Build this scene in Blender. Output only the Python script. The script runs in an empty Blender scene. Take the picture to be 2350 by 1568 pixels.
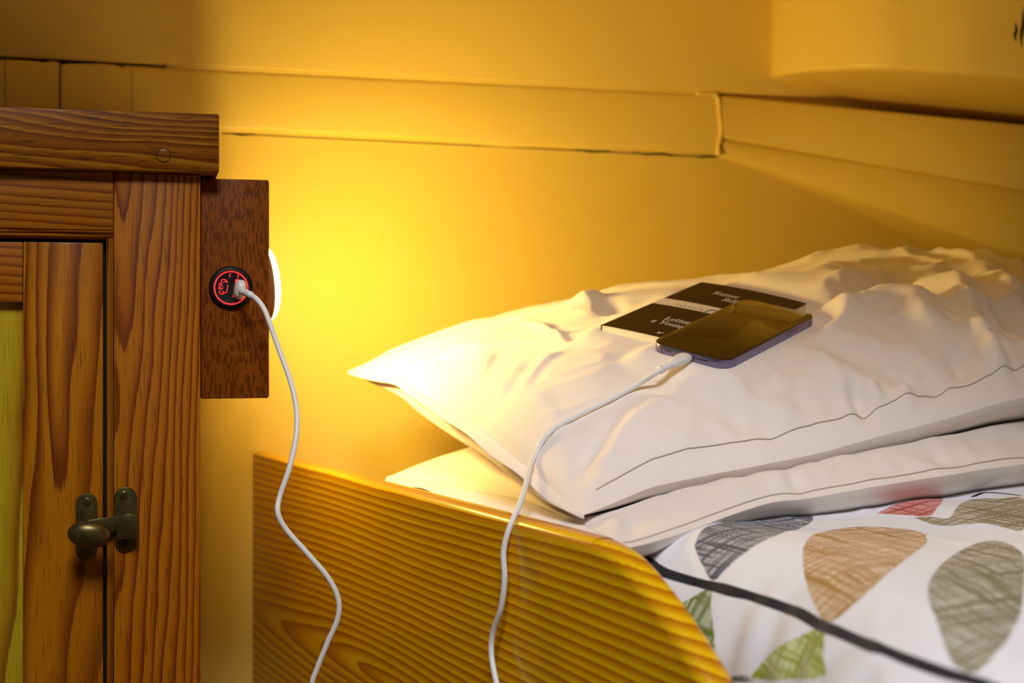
import bpy, bmesh, math, random
import numpy as np
from mathutils import Vector, Matrix

random.seed(4); rng = np.random.default_rng(7)
scene = bpy.context.scene
col = scene.collection

# ------------------------------------------------------------------ camera, light, exposure
F = 3264.0; HY = 750.0; EYE = 1.0          # focal length in pixels, eye-level row, eye height above the floor
cam_d = bpy.data.cameras.new('camera'); cam = bpy.data.objects.new('camera', cam_d); col.objects.link(cam)
cam.location = (0, 0, EYE); cam.rotation_euler = (math.pi/2, 0, 0)
cam_d.sensor_width = 36; cam_d.lens = F/2350*36; cam_d.shift_y = -(784-HY)/2350
cam_d.clip_start = .02
cam_d.dof.use_dof = True; cam_d.dof.focus_distance = 1.09; cam_d.dof.aperture_fstop = 6.0
scene.camera = cam
LAMP_STRENGTH = 212.0
LAMP_COLOUR = (1.0, .69, .19)
w = bpy.data.worlds.new('world'); scene.world = w; w.use_nodes = True
bg = w.node_tree.nodes['Background']; bg.inputs[0].default_value = (.95, .93, .92, 1); bg.inputs[1].default_value = .05
def area(name, loc, target, sx, sy, power, colour):
    d = bpy.data.lights.new(name, 'AREA'); d.shape = 'RECTANGLE'; d.size = sx; d.size_y = sy; d.energy = power; d.color = colour
    o = bpy.data.objects.new(name, d); col.objects.link(o); o.location = loc
    o.rotation_euler = (Vector(target)-Vector(loc)).to_track_quat('-Z', 'Y').to_euler()
    return o
area('skylight', (.0, -.20, 2.22), (.05, .9, .85), .5, .45, 24, (.93, .95, 1.0))
scene.view_settings.view_transform = 'Standard'; scene.view_settings.look = 'None'
scene.view_settings.gamma = 1; scene.view_settings.exposure = 0.0
scene.view_settings.use_curve_mapping = False

# ------------------------------------------------------------------ helpers
def at(px, py, Y): return Vector(((px-1175)/F*Y, Y, EYE+(HY-py)/F*Y))
def hit(px, py, p0, n):
    d = Vector(((px-1175)/F, 1, (HY-py)/F)); o = Vector((0, 0, EYE))
    return o + d*((Vector(p0)-o).dot(n)/d.dot(n))
def pix(P):
    P = np.asarray(P); return 1175+F*P[..., 0]/P[..., 1], HY-F*(P[..., 2]-EYE)/P[..., 1]
def tag(o, label=None, cat=None, group=None, kind=None):
    if label: o['label'] = label
    if cat: o['category'] = cat
    if group: o['group'] = group
    if kind: o['kind'] = kind
    return o
def empty(name, loc=(0, 0, 0), rz=0, M=None):
    o = bpy.data.objects.new(name, None); col.objects.link(o); o.empty_display_size = .02
    if M is not None: o.matrix_world = M
    else: o.location = loc; o.rotation_euler = (0, 0, rz)
    return o
def mesh_obj(name, verts, faces, mat, parent=None, smooth=False, M=None):
    me = bpy.data.meshes.new(name); me.from_pydata([tuple(v) for v in verts], [], faces); me.update()
    if smooth: me.polygons.foreach_set('use_smooth', [True]*len(me.polygons))
    o = bpy.data.objects.new(name, me); col.objects.link(o)
    if mat: me.materials.append(mat)
    if parent: o.parent = parent
    if M is not None: o.matrix_world = M
    return o
def bm_obj(name, bm, mat, parent=None, smooth=False, angle=None):
    me = bpy.data.meshes.new(name); bmesh.ops.recalc_face_normals(bm, faces=bm.faces); bm.to_mesh(me); bm.free()
    if smooth:
        me.polygons.foreach_set('use_smooth', [len(p.vertices) < 5 for p in me.polygons])
        if angle: me.set_sharp_from_angle(angle=math.radians(angle))
    o = bpy.data.objects.new(name, me); col.objects.link(o); me.materials.append(mat)
    if parent: o.parent = parent
    return o
def box(name, x0, x1, y0, y1, z0, z1, mat, parent=None, bev=.0012, seg=2, taper=None):
    bm = bmesh.new(); r = bmesh.ops.create_cube(bm, size=1)
    cx, cy, cz = (x0+x1)/2, (y0+y1)/2, (z0+z1)/2
    for v in bm.verts: v.co = Vector((cx+v.co.x*(x1-x0), cy+v.co.y*(y1-y0), cz+v.co.z*(z1-z0)))
    if bev: bmesh.ops.bevel(bm, geom=bm.edges[:], offset=bev, segments=seg, affect='EDGES', profile=.5)
    return bm_obj(name, bm, mat, parent, True, 35)
def prism(name, pts, y0, y1, mat, parent=None, bev=.001, seg=2, axis='y'):
    """polygon pts (a, b) swept between y0 and y1 along an axis"""
    bm = bmesh.new()
    mk = {'y': lambda a, b, h: (a, h, b), 'z': lambda a, b, h: (a, b, h), 'x': lambda a, b, h: (h, a, b)}[axis]
    A = [bm.verts.new(mk(a, b, y0)) for a, b in pts]; B = [bm.verts.new(mk(a, b, y1)) for a, b in pts]
    n = len(pts); bm.faces.new(A); bm.faces.new(B[::-1])
    for i in range(n): bm.faces.new((A[i], B[i], B[(i+1) % n], A[(i+1) % n]))
    bmesh.ops.recalc_face_normals(bm, faces=bm.faces)
    if bev:
        caps = [e for e in bm.edges if any(len(f.verts) == n and n > 4 for f in e.link_faces)] if n > 4 else bm.edges[:]
        bmesh.ops.bevel(bm, geom=caps, offset=bev, segments=seg, affect='EDGES', profile=.5)
    return bm_obj(name, bm, mat, parent, True, 40)
def lathe(name, prof, mat, parent=None, n=32, M=Matrix(), sx=1, sy=1):
    """prof: (radius, height) around local z"""
    vs, fs = [], []
    for r, h in prof:
        for k in range(n):
            a = 2*math.pi*k/n; vs.append(M @ Vector((r*sx*math.cos(a), r*sy*math.sin(a), h)))
    for i in range(len(prof)-1):
        for k in range(n):
            a, b = i*n+k, i*n+(k+1) % n; fs.append((a, b, b+n, a+n))
    fs.append(tuple(range(n))[::-1]); fs.append(tuple(range((len(prof)-1)*n, len(prof)*n)))
    o = mesh_obj(name, vs, fs, mat, parent, True); o.data.set_sharp_from_angle(angle=math.radians(50)); return o
def spline(pts, n):
    P = np.array([tuple(p) for p in pts], float); k = len(P)
    Q = np.vstack([2*P[0]-P[1], P, 2*P[-1]-P[-2]])
    L = np.concatenate([[0], np.cumsum(np.linalg.norm(np.diff(P, axis=0), axis=1)**.5)])
    t = np.linspace(0, L[-1], n); i = np.clip(np.searchsorted(L, t, 'right')-1, 0, k-2)
    s = ((t-L[i])/(L[i+1]-L[i]))[:, None]
    p0, p1, p2, p3 = Q[i], Q[i+1], Q[i+2], Q[i+3]
    return .5*((2*p1)+(-p0+p2)*s+(2*p0-5*p1+4*p2-p3)*s*s+(-p0+3*p1-3*p2+p3)*s**3)
def even(P, n):
    P = np.asarray(P); L = np.concatenate([[0], np.cumsum(np.linalg.norm(np.diff(P, axis=0), axis=1))])
    t = np.linspace(0, L[-1], n); return np.stack([np.interp(t, L, P[:, k]) for k in range(P.shape[1])], 1)
def tube(name, P, r, mat, parent=None, n=10, radii=None):
    P = np.asarray(P, float); m = len(P); T = np.gradient(P, axis=0); T /= np.linalg.norm(T, axis=1)[:, None]
    N = np.cross(T[0], (0, 0, 1.)); 
    if np.linalg.norm(N) < 1e-3: N = np.cross(T[0], (1., 0, 0))
    N /= np.linalg.norm(N); vs = []
    for i in range(m):
        N = N-T[i]*N.dot(T[i]); N /= np.linalg.norm(N); B = np.cross(T[i], N); rr = r if radii is None else radii[i]
        for k in range(n):
            a = 2*math.pi*k/n; vs.append(P[i]+rr*(math.cos(a)*N+math.sin(a)*B))
    fs = [(i*n+k, i*n+(k+1) % n, (i+1)*n+(k+1) % n, (i+1)*n+k) for i in range(m-1) for k in range(n)]
    fs += [tuple(range(n))[::-1], tuple(range((m-1)*n, m*n))]
    return mesh_obj(name, vs, fs, mat, parent, True)
def smoothstep(a, b, x):
    t = np.clip((x-a)/(b-a), 0, 1); return t*t*(3-2*t)
def vnoise(x, y, seed):
    r = np.random.default_rng(seed).random((64, 64)); xi = np.floor(x).astype(int); yi = np.floor(y).astype(int)
    fx, fy = x-xi, y-yi; fx = fx*fx*(3-2*fx); fy = fy*fy*(3-2*fy); g = lambda a, b: r[a % 64, b % 64]
    return (g(xi, yi)*(1-fx)+g(xi+1, yi)*fx)*(1-fy)+(g(xi, yi+1)*(1-fx)+g(xi+1, yi+1)*fx)*fy
def seg_dist(X, Y, pl):
    """distance to a polyline and the arc parameter 0..1 of the foot"""
    pl = np.asarray(pl, float); L = np.concatenate([[0], np.cumsum(np.linalg.norm(np.diff(pl, axis=0), axis=1))])
    D = np.full(X.shape, 1e9); S = np.zeros(X.shape)
    for i in range(len(pl)-1):
        a, b = pl[i], pl[i+1]; d = b-a; l2 = d@d+1e-12
        t = np.clip(((X-a[0])*d[0]+(Y-a[1])*d[1])/l2, 0, 1); q = np.hypot(X-a[0]-t*d[0], Y-a[1]-t*d[1])
        m = q < D; D[m] = q[m]; S[m] = ((L[i]+t*(L[i+1]-L[i]))/L[-1])[m]
    return D, S
def poly_sdf(X, Y, pl):
    pl = np.asarray(pl, float); D, _ = seg_dist(X, Y, np.vstack([pl, pl[:1]])); ins = np.zeros(X.shape, bool)
    for i in range(len(pl)):
        (x0, y0), (x1, y1) = pl[i], pl[(i+1) % len(pl)]
        c = ((y0 > Y) != (y1 > Y)); 
        with np.errstate(divide='ignore', invalid='ignore'): xx = (x1-x0)*(Y-y0)/(y1-y0)+x0
        ins ^= c & (X < xx)
    return np.where(ins, -D, D)

# ------------------------------------------------------------------ materials
class NT:
    def __init__(s, name):
        s.m = bpy.data.materials.new(name); s.m.use_nodes = True; s.t = s.m.node_tree; s.b = s.t.nodes['Principled BSDF']
    def n(s, typ, **kw):
        o = s.t.nodes.new(typ)
        for k, v in kw.items():
            if k.startswith('i_'):
                key = k[2:]; key = int(key) if key.isdigit() else key.replace('_', ' '); o.inputs[key].default_value = v
            else: setattr(o, k, v)
        return o
    def l(s, a, b): s.t.links.new(a, b)
    def math(s, op, a, b=None, c=None, clamp=False):
        o = s.n('ShaderNodeMath', operation=op, use_clamp=clamp)
        for i, v in enumerate((a, b, c)):
            if v is None: continue
            if isinstance(v, (int, float)): o.inputs[i].default_value = v
            else: s.l(v, o.inputs[i])
        return o.outputs[0]
    def mix(s, f, a, b):
        o = s.n('ShaderNodeMix', data_type='RGBA')
        for i, v in ((0, f), (6, a), (7, b)):
            if isinstance(v, (int, float)): o.inputs[i].default_value = v
            elif isinstance(v, tuple): o.inputs[i].default_value = (*v, 1)[:4]
            else: s.l(v, o.inputs[i])
        return o.outputs[2]
    def noise(s, vec, scale, detail=3, rough=.5, dist=0):
        o = s.n('ShaderNodeTexNoise', i_Scale=scale, i_Detail=detail, i_Roughness=rough, i_Distortion=dist); s.l(vec, o.inputs['Vector']); return o.outputs['Fac']
    def ramp(s, f, stops):
        o = s.n('ShaderNodeValToRGB'); s.l(f, o.inputs[0]); e = o.color_ramp.elements
        while len(e) < len(stops): e.new(.5)
        for k, (p, c) in zip(e, stops): k.position = p; k.color = (*c, 1) if len(c) == 3 else c
        return o.outputs[0]
    def mapping(s, vec, loc=(0, 0, 0), rot=(0, 0, 0), scale=(1, 1, 1)):
        o = s.n('ShaderNodeMapping'); s.l(vec, o.inputs[0]); o.inputs[1].default_value = loc; o.inputs[2].default_value = rot; o.inputs[3].default_value = scale; return o.outputs[0]
    def bump(s, h, strength, dist=.001):
        o = s.n('ShaderNodeBump', i_Strength=strength, i_Distance=dist); s.l(h, o.inputs['Height']); s.l(o.outputs[0], s.b.inputs['Normal'])
    def set(s, **kw):
        for k, v in kw.items(): s.b.inputs[k.replace('_', ' ')].default_value = v
        return s
    def obj(s): return s.n('ShaderNodeTexCoord').outputs['Object']
def plain(name, c, rough=.5, metal=0, bump=None, **kw):
    s = NT(name); s.set(Base_Color=(*c, 1), Roughness=rough, Metallic=metal, **kw)
    if bump:
        s.bump(s.noise(s.obj(), bump[0], 4), bump[1])
    return s.m
def wood(name, light, mid, dark, rot=(0, 0, 0), axis=(0, 0, 0), freq=150, tilt=(0, 0), wob=.01, wobs=6, rough=.45, coat=.02, pores=.25, pscale=(25, 900), knee=.62, blot=.25, pth=.635):
    """solid timber: growth rings around a tilted pith axis; local X after `rot` is the grain"""
    s = NT(name)
    q = s.mapping(s.obj(), loc=axis, rot=rot)
    low = s.n('ShaderNodeTexNoise', i_Scale=1, i_Detail=2.5, i_Roughness=.5); s.l(s.mapping(q, scale=(wobs*.35, wobs*2.2, wobs*2.2)), low.inputs['Vector'])
    off = s.n('ShaderNodeVectorMath', operation='MULTIPLY_ADD'); s.l(low.outputs['Color'], off.inputs[0])
    off.inputs[1].default_value = (0, wob*2, wob*2); off.inputs[2].default_value = (0, -wob, -wob)
    add = s.n('ShaderNodeVectorMath', operation='ADD'); s.l(q, add.inputs[0]); s.l(off.outputs[0], add.inputs[1])
    sep = s.n('ShaderNodeSeparateXYZ'); s.l(add.outputs[0], sep.inputs[0])
    y = s.math('MULTIPLY_ADD', sep.outputs[0], tilt[0], sep.outputs[1]); z = s.math('MULTIPLY_ADD', sep.outputs[0], tilt[1], sep.outputs[2])
    d = s.math('SQRT', s.math('ADD', s.math('MULTIPLY', y, y), s.math('MULTIPLY', z, z)))
    fib = s.noise(s.mapping(q, scale=(pscale[0], pscale[1], pscale[1])), 1, 3, .6)
    rr = s.math('ADD', s.math('MULTIPLY', d, freq), s.math('MULTIPLY', fib, .22))
    fr = s.math('FRACT', rr)
    c = s.ramp(fr, [(0, light), (knee*.5, light), (knee, mid), (.88, dark), (.95, dark), (1, light)])
    big = s.noise(s.mapping(q, scale=(4, 14, 14)), 1, 2)
    c = s.mix(s.math('MULTIPLY', s.math('SUBTRACT', big, .35, None, True), blot*2.5, None, True), c, mid)
    por = s.noise(s.mapping(q, scale=(pscale[0]*1.4, pscale[1]*1.1, pscale[1]*1.1)), 1, 2, .5)
    pf = s.math('MULTIPLY', s.math('GREATER_THAN', por, pth), pores)
    c = s.mix(pf, c, tuple(v*.35 for v in dark))
    fv = s.math('MULTIPLY_ADD', fib, .5, .75)
    mm = s.n('ShaderNodeVectorMath', operation='SCALE'); s.l(c, mm.inputs[0]); s.l(fv, mm.inputs['Scale'])
    s.l(mm.outputs[0], s.b.inputs['Base Color'])
    s.set(Roughness=rough, Coat_Weight=coat, Coat_Roughness=.16, Specular_IOR_Level=.10)
    s.bump(fib, .12, .0006)
    return s.m
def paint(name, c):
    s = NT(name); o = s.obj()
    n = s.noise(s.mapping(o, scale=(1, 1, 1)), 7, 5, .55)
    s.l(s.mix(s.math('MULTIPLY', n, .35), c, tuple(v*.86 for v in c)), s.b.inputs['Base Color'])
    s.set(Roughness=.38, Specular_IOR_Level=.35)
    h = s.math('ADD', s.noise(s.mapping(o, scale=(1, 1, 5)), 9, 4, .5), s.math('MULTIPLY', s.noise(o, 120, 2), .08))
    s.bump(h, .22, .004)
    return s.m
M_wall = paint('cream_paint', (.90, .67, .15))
M_crack = plain('crack_dirt', (.035, .018, .008), .9)
M_pineboard = wood('varnished_pine_board', (.82, .48, .005), (.68, .31, .002), (.46, .14, .001), axis=(-.62, .016, .165), freq=140, tilt=(.07, .0), wob=.014, wobs=4, rough=.34, coat=.35, pores=.04, blot=.06, knee=.5)
ROT_V = (0, math.radians(90), 0)   # local z becomes the grain axis
M_stile = wood('pine_stile', (.38, .125, .003), (.31, .085, .002), (.13, .024, .0015), rot=ROT_V, axis=(-.9, -.040, -.064), freq=230, tilt=(.03, .02), wob=.010, wobs=9, pores=.45, rough=.42)
M_doorstile = wood('pine_door_stile', (.38, .135, .003), (.25, .07, .002), (.12, .024, .0015), rot=ROT_V, axis=(-.85, .004, -.108), freq=85, tilt=(-.03, .03), wob=.02, wobs=8, pores=.5, rough=.3, blot=.5)
M_rail = wood('pine_rail', (.34, .115, .006), (.27, .075, .003), (.11, .021, .001), axis=(0, .02, -1.17), freq=140, tilt=(0, .06), wob=.01, wobs=5, pores=.3)
M_panel = wood('pine_panel', (.46, .31, .012), (.38, .21, .006), (.19, .06, .002), rot=ROT_V, axis=(-.85, -.004, -.165), freq=70, tilt=(.05, .05), wob=.02, wobs=8, pores=.3)
M_oak = wood('oak_top', (.32, .13, .005), (.23, .075, .003), (.12, .028, .001), axis=(.12, .012, -1.143), freq=170, tilt=(.03, .05), wob=.016, wobs=9, pores=.55, pscale=(30, 620), knee=.4, rough=.45, pth=.60)
M_box = wood('meranti_block', (.27, .075, .004), (.22, .055, .003), (.14, .026, .001), rot=ROT_V, axis=(0, .2, .02), freq=30, wob=.01, pores=.6, pscale=(75, 520), knee=.4, rough=.5, coat=.02, pth=.53)
M_bead = wood('pine_bead', (.36, .13, .007), (.28, .08, .003), (.12, .024, .0015), rot=ROT_V, axis=(-.9, .01, -.1), freq=190, wob=.008, pores=.3)
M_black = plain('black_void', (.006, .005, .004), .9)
def brass():
    s = NT('aged_brass'); n = s.noise(s.obj(), 140, 4, .6)
    c = s.ramp(n, [(.35, (.075, .062, .018)), (.62, (.13, .085, .022)), (.72, (.05, .085, .06))])
    s.l(c, s.b.inputs['Base Color']); s.set(Metallic=.75, Roughness=.33); s.bump(n, .15, .0005); return s.m
M_brass = brass()
M_plastic = plain('white_plastic', (.78, .75, .70), .35, bump=(300, .03))
M_cord = plain('white_cord', (.80, .78, .75), .42, bump=(400, .03))
M_blackpl = plain('black_plastic', (.006, .005, .005), .5, Specular_IOR_Level=.25)
def emit(name, c, st):
    s = NT(name); s.set(Base_Color=(*c, 1), Emission_Color=(*c, 1), Emission_Strength=st, Roughness=.4); return s.m
M_red = emit('red_led', (1, .03, .03), 1.1)
M_lamp = emit('lamp_diffuser', LAMP_COLOUR, LAMP_STRENGTH)
M_housing = plain('lamp_housing', (.75, .60, .25), .3)
def cotton(name, c, sheen=.2):
    s = NT(name); o = s.obj()
    wv = s.math('ADD', s.noise(s.mapping(o, scale=(1, 12, 12)), 110, 2), s.noise(s.mapping(o, scale=(12, 1, 12)), 110, 2))
    s.set(Base_Color=(*c, 1), Roughness=.85, Sheen_Weight=sheen, Specular_IOR_Level=.2)
    s.bump(s.math('ADD', wv, s.math('MULTIPLY', s.noise(o, 35, 4), 1.5)), .16, .0012); return s.m
M_cotton = cotton('white_cotton', (.85, .765, .70))
M_cotton2 = cotton('white_cotton_lower', (.83, .765, .715))
M_sheet = cotton('pink_white_sheet', (.80, .72, .69))
M_thread = plain('seam_thread', (.56, .49, .42), .8)
M_cover = plain('book_cover_black', (.030, .011, .004), .45, Specular_IOR_Level=.12)
M_paper = plain('paper', (.80, .74, .62), .8)
M_ink = plain('print_white', (.80, .72, .60), .6)
M_inkd = plain('print_dark', (.05, .035, .025), .6)
M_titan = plain('purple_steel', (.23, .20, .33), .28, .85)
M_glass = plain('screen_glass', (.018, .005, .002), .05, Specular_IOR_Level=.38)
M_band = plain('antenna_band', (.05, .045, .09), .4)
M_floor = wood('floor_boards', (.30, .15, .04), (.22, .1, .02), (.1, .04, .01), axis=(0, 0, .3), freq=60, wob=.02)

# ------------------------------------------------------------------ the setting
# back wall: local x along the wall, local y out of the room, z up
WA = math.atan(.298); W0 = Vector((-.2794, 1.52, 0)); WN = Vector((math.sin(WA), -math.cos(WA), 0))
WM = Matrix.Translation(W0) @ Matrix.Rotation(WA, 4, 'Z'); WMi = WM.inverted()
def onwall(px, py, proud=0):
    p = WMi @ hit(px, py, W0+WN*proud, WN); return p.x, p.z
fl = box('floor', -1.6, 1.6, -1.2, 2.2, -.04, 0, M_floor, None, 0); tag(fl, kind='structure', label='dark wooden cabin floor out of view below the bunk')
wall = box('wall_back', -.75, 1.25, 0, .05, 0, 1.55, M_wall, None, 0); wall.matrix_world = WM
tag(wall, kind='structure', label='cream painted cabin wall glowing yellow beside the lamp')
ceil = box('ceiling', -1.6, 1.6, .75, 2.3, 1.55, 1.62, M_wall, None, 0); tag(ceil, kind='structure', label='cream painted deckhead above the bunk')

beam = prism('shade_beam', [(-1.6, 1.62), (1.6, 1.62), (1.6, 1.05), (.9, 1.2), (.42, 1.34), (.26, 1.42), (.10, 1.52), (-.05, 1.575), (-.5, 1.61), (-1.6, 1.615)], .62, .68, M_wall, None, 0); tag(beam, kind='structure', label='added unseen cream beam overhead, sloped to shade the right of the pillows')  # added out of view; its low right end blocks skylight from the pillows
def ragged_plank(name, xa, xb, top, bot, proud, parent, rag=0, bev=.004, n=40, seed=1):
    """painted plank on the wall; top(x), bot(x) give its edges; a ragged upper edge where paint has chipped"""
    xs = np.linspace(xa, xb, n); rr = np.random.default_rng(seed)
    jag = rag*(vnoise(xs*120, xs*0+.5, seed)+.6*vnoise(xs*420, xs*0+3.5, seed+1)-.5)
    vs, fs = [], []
    for x, j in zip(xs, jag):
        t, b = top(x)-max(j, 0), bot(x)
        for (yy, zz) in ((0, t), (-proud+bev*.6, t), (-proud+bev*.15, t-bev*.35), (-proud, t-bev), (-proud, b+bev), (-proud+bev*.3, b+bev*.3), (-proud+bev, b), (0, b)):
            vs.append((x, yy, zz))
    for i in range(n-1):
        for k in range(7): a = i*8+k; fs.append((a, a+1, a+9, a+8))
    fs.append(tuple(range(8))[::-1]); fs.append(tuple(range((n-1)*8, n*8)))
    o = mesh_obj(name, vs, fs, M_wall, parent, True); o.data.set_sharp_from_angle(angle=math.radians(60))
    return o
def line_on_wall(p, q, proud):
    (x0, z0), (x1, z1) = onwall(*p, proud), onwall(*q, proud); return lambda x: z0+(z1-z0)*(x-x0)/(x1-x0)
PR = .010
top_gap = line_on_wall((0, 131), (1650, 214), PR); bot_edge = line_on_wall((510, 300), (1650, 356), PR)
xj = [onwall(px, 190, PR)[0] for px in (12, 138, 302, 380, 1650)]
g = .0011
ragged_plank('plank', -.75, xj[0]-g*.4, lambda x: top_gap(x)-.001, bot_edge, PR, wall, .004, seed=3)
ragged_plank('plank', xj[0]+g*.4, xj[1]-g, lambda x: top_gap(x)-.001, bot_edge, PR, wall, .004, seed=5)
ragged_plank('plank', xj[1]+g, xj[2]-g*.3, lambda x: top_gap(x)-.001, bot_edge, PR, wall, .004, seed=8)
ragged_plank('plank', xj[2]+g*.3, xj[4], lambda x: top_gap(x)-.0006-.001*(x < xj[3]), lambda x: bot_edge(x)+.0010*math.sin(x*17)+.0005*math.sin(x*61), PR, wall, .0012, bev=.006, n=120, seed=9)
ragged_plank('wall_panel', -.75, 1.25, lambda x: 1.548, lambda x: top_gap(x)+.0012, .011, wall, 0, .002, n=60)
# dark crack left open under the plank's lower edge and behind the upper gap
tube('crack_line', [(x, -.0006, bot_edge(x)-.0016) for x in np.linspace(onwall(508, 310)[0], xj[4], 60)], .0005, M_crack, wall, 6)
for pa, pb in ((508, 585), (1310, 1400), (1450, 1560), (1590, 1645)):
    xa, xb = onwall(pa, 310)[0], onwall(pb, 340)[0]; xs = np.linspace(xa, xb, 24)
    tube('crack_line', [(x, -.0010, bot_edge(x)-.0014+.0006*math.sin(x*190)) for x in xs], .0008, M_crack, wall, 6, radii=.0003+.0009*np.sin(np.linspace(.05, 3.1, 24)))
tube('gap_filler', [(x, -.0072, top_gap(x)+.0002) for x in np.linspace(xj[3], xj[4], 40)], .0024, M_wall, wall, 8)
tube('crack_line', [(x, -.004, top_gap(x)+.0002) for x in np.linspace(-.74, xj[3], 160)], .0014, M_crack, wall, 6, radii=(.0006+.0030*vnoise(np.linspace(0, 46, 160), np.zeros(160)+.5, 31)**2)*np.clip(np.linspace(9, .2, 160), 0, 1))
# bead of paint down the end of the plank
b0 = [onwall(px, py, .012) for px, py in ((1600, 214), (1640, 216), (1651, 235), (1653, 265), (1657, 290), (1655, 315), (1650, 335), (1651, 356))]
tube('paint_bead', spline([(x, -.0095, z) for x, z in b0], 50), .0032, M_wall, wall, 10)

# hull lining on the right: two proud planks under the casing
hull = empty('wall_right', M=WM); tag(hull, kind='structure', label='darker cream hull planks stepping out on the right')
def hull_plank(name, tl, tr, br, bl, p0, p1, parent, n=24, be=.003):
    """quad given by pixels on the wall face, pushed proud from p0 (left) to p1 (right)"""
    def edge(a, b):
        out = []
        for i in range(n+1):
            t = i/n; px, py = a[0]+(b[0]-a[0])*t, a[1]+(b[1]-a[1])*t
            pr = p0+(p1-p0)*smoothstep(0, 1, np.array((px-1655)/(2500-1655))*1.0).item()
            x, z = onwall(px, py, pr); out.append((x, -pr, z))
        return out
    T, B = edge(tl, tr), edge(bl, br); vs, fs = [], []
    e = .003; e2 = be
    for (x, y, z), (x2, y2, z2) in zip(T, B):
        vs += [(x, 0, z), (x, y+e, z), (x, y, z-e), (x2, y2, z2+e2), (x2, y2+e2*.4, z2+e2*.3), (x2, y2+e2, z2), (x2, 0, z2)]
    for i in range(n):
        for k in range(6): a = i*7+k; fs.append((a, a+1, a+8, a+7))
    fs.append(tuple(range(7))[::-1]); fs.append(tuple(range(n*7, n*7+7)))
    o = mesh_obj(name, vs, fs, M_wall, parent, True); o.data.set_sharp_from_angle(angle=math.radians(50)); return o
hull_plank('plank', (1658, 219), (3100, 358), (3100, 565), (1658, 317), .012, .13, hull, n=44)
hull_plank('plank', (1658, 318.5), (3100, 567), (3100, 843), (1658, 357), .010, .125, hull, n=44, be=.009)
# curved casing hung above them
casing = empty('trim_1', M=WM); tag(casing, kind='structure', label='curved cream painted casing hanging at the top right')
prof = []
for px, d in ((1768, -.0), (1775, .020), (1800, .042), (1850, .078), (1950, .130), (2030, .162), (2100, .183), (2220, .215), (2350, .240), (2600, .285), (2950, .32)):
    zz = EYE+.296-.032*(px-1768)/582
    # point on the wall-parallel plane proud by d seen at px
    p = WMi @ hit(px, 200, W0+WN*d, WN); prof.append((p.x, -d, zz))
prof = spline(prof, 60)
vs, fs = [], []
for i, (x, y, z) in enumerate(prof):
    rad = .006
    vs += [(x, min(y+.012, 0), z), (x, min(y+.006, 0), z+.0006), (x, y+.0015, z+.002), (x, y, z+rad), (x, y, 1.548)]
for i in range(len(prof)-1):
    for k in range(4): a = i*5+k; fs.append((a, a+1, a+6, a+5))
mesh_obj('front_board', vs, fs, M_wall, casing, True)
x0 = prof[0]; und = []; fu = []
for i, (x, y, z) in enumerate(prof): und += [(x, 0, z-.0), (x, min(y+.011, 0), z+.0003)]
for i in range(len(prof)-1): a = i*2; fu.append((a, a+1, a+3, a+2))
uo = mesh_obj('underside_board', und, fu, M_wall, casing)
sm = uo.modifiers.new('thick', 'SOLIDIFY'); sm.thickness = .006; sm.offset = 1
def cas(px, py, zoff):
    zz = .28+zoff; Y = zz/((HY-py)/F); p = WMi @ at(px, py, Y); return (p.x, p.y, p.z)
tube('paint_bead', [cas(2103, 231, -.002), cas(2180, 214, -.002), cas(2275, 194, -.002)], .0022, M_wall, casing, 8)
nl = WMi @ at(2090, 97, 1.56)
lathe('nail_head', [(.0001, 0), (.003, .0005), (.0035, .003), (.0035, .02)], M_wall, casing, 14, Matrix.Translation((nl.x, nl.y-.004, nl.z)) @ Matrix.Rotation(-math.pi/2, 4, 'X'))
for (pa, pb) in (((2347, 15), (2345, 110)), ((2330, 50), (2332, 95))):
    A, B = WMi @ at(*pa, 1.512), WMi @ at(*pb, 1.512)
    tube('paint_crack', spline([A, A*.6+B*.4+Vector((.001, 0, 0)), A*.3+B*.7-Vector((.001, 0, 0)), B], 16), .001, M_crack, casing, 6, radii=np.sin(np.linspace(.1, 3.0, 16))*.0016)

# ------------------------------------------------------------------ bunk board
EB = Vector((.461, -.887, 0)).normalized(); EL = Vector((.887, .461, 0)).normalized()
B0 = Vector((.069, .85, EYE-.1327))
BM = Matrix((( -EB.x, -EL.x, 0, B0.x), (-EB.y, -EL.y, 0, B0.y), (0, 0, 1, B0.z), (0, 0, 0, 1)))
BMi = BM.inverted()
curve = [(.752, 0), (.30, 0), (.07, .0), (.045, -.0006), (.025, -.003), (.008, -.0075), (-.010, -.0155), (-.030, -.0265), (-.050, -.0395), (-.068, -.0525), (-.0805, -.063), (-.105, -.087), (-.135, -.120), (-.17, -.155), (-.21, -.185), (-.27, -.205), (-.34, -.21), (-.50, -.21)]
cv = spline([(a, 0, b) for a, b in curve[1:]], 60)
pts = [(.752, 0)]+[(p[0], p[2]) for p in cv]+[(-.50, -.60), (.752, -.60)]
TH = .022; R = .0085
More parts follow.
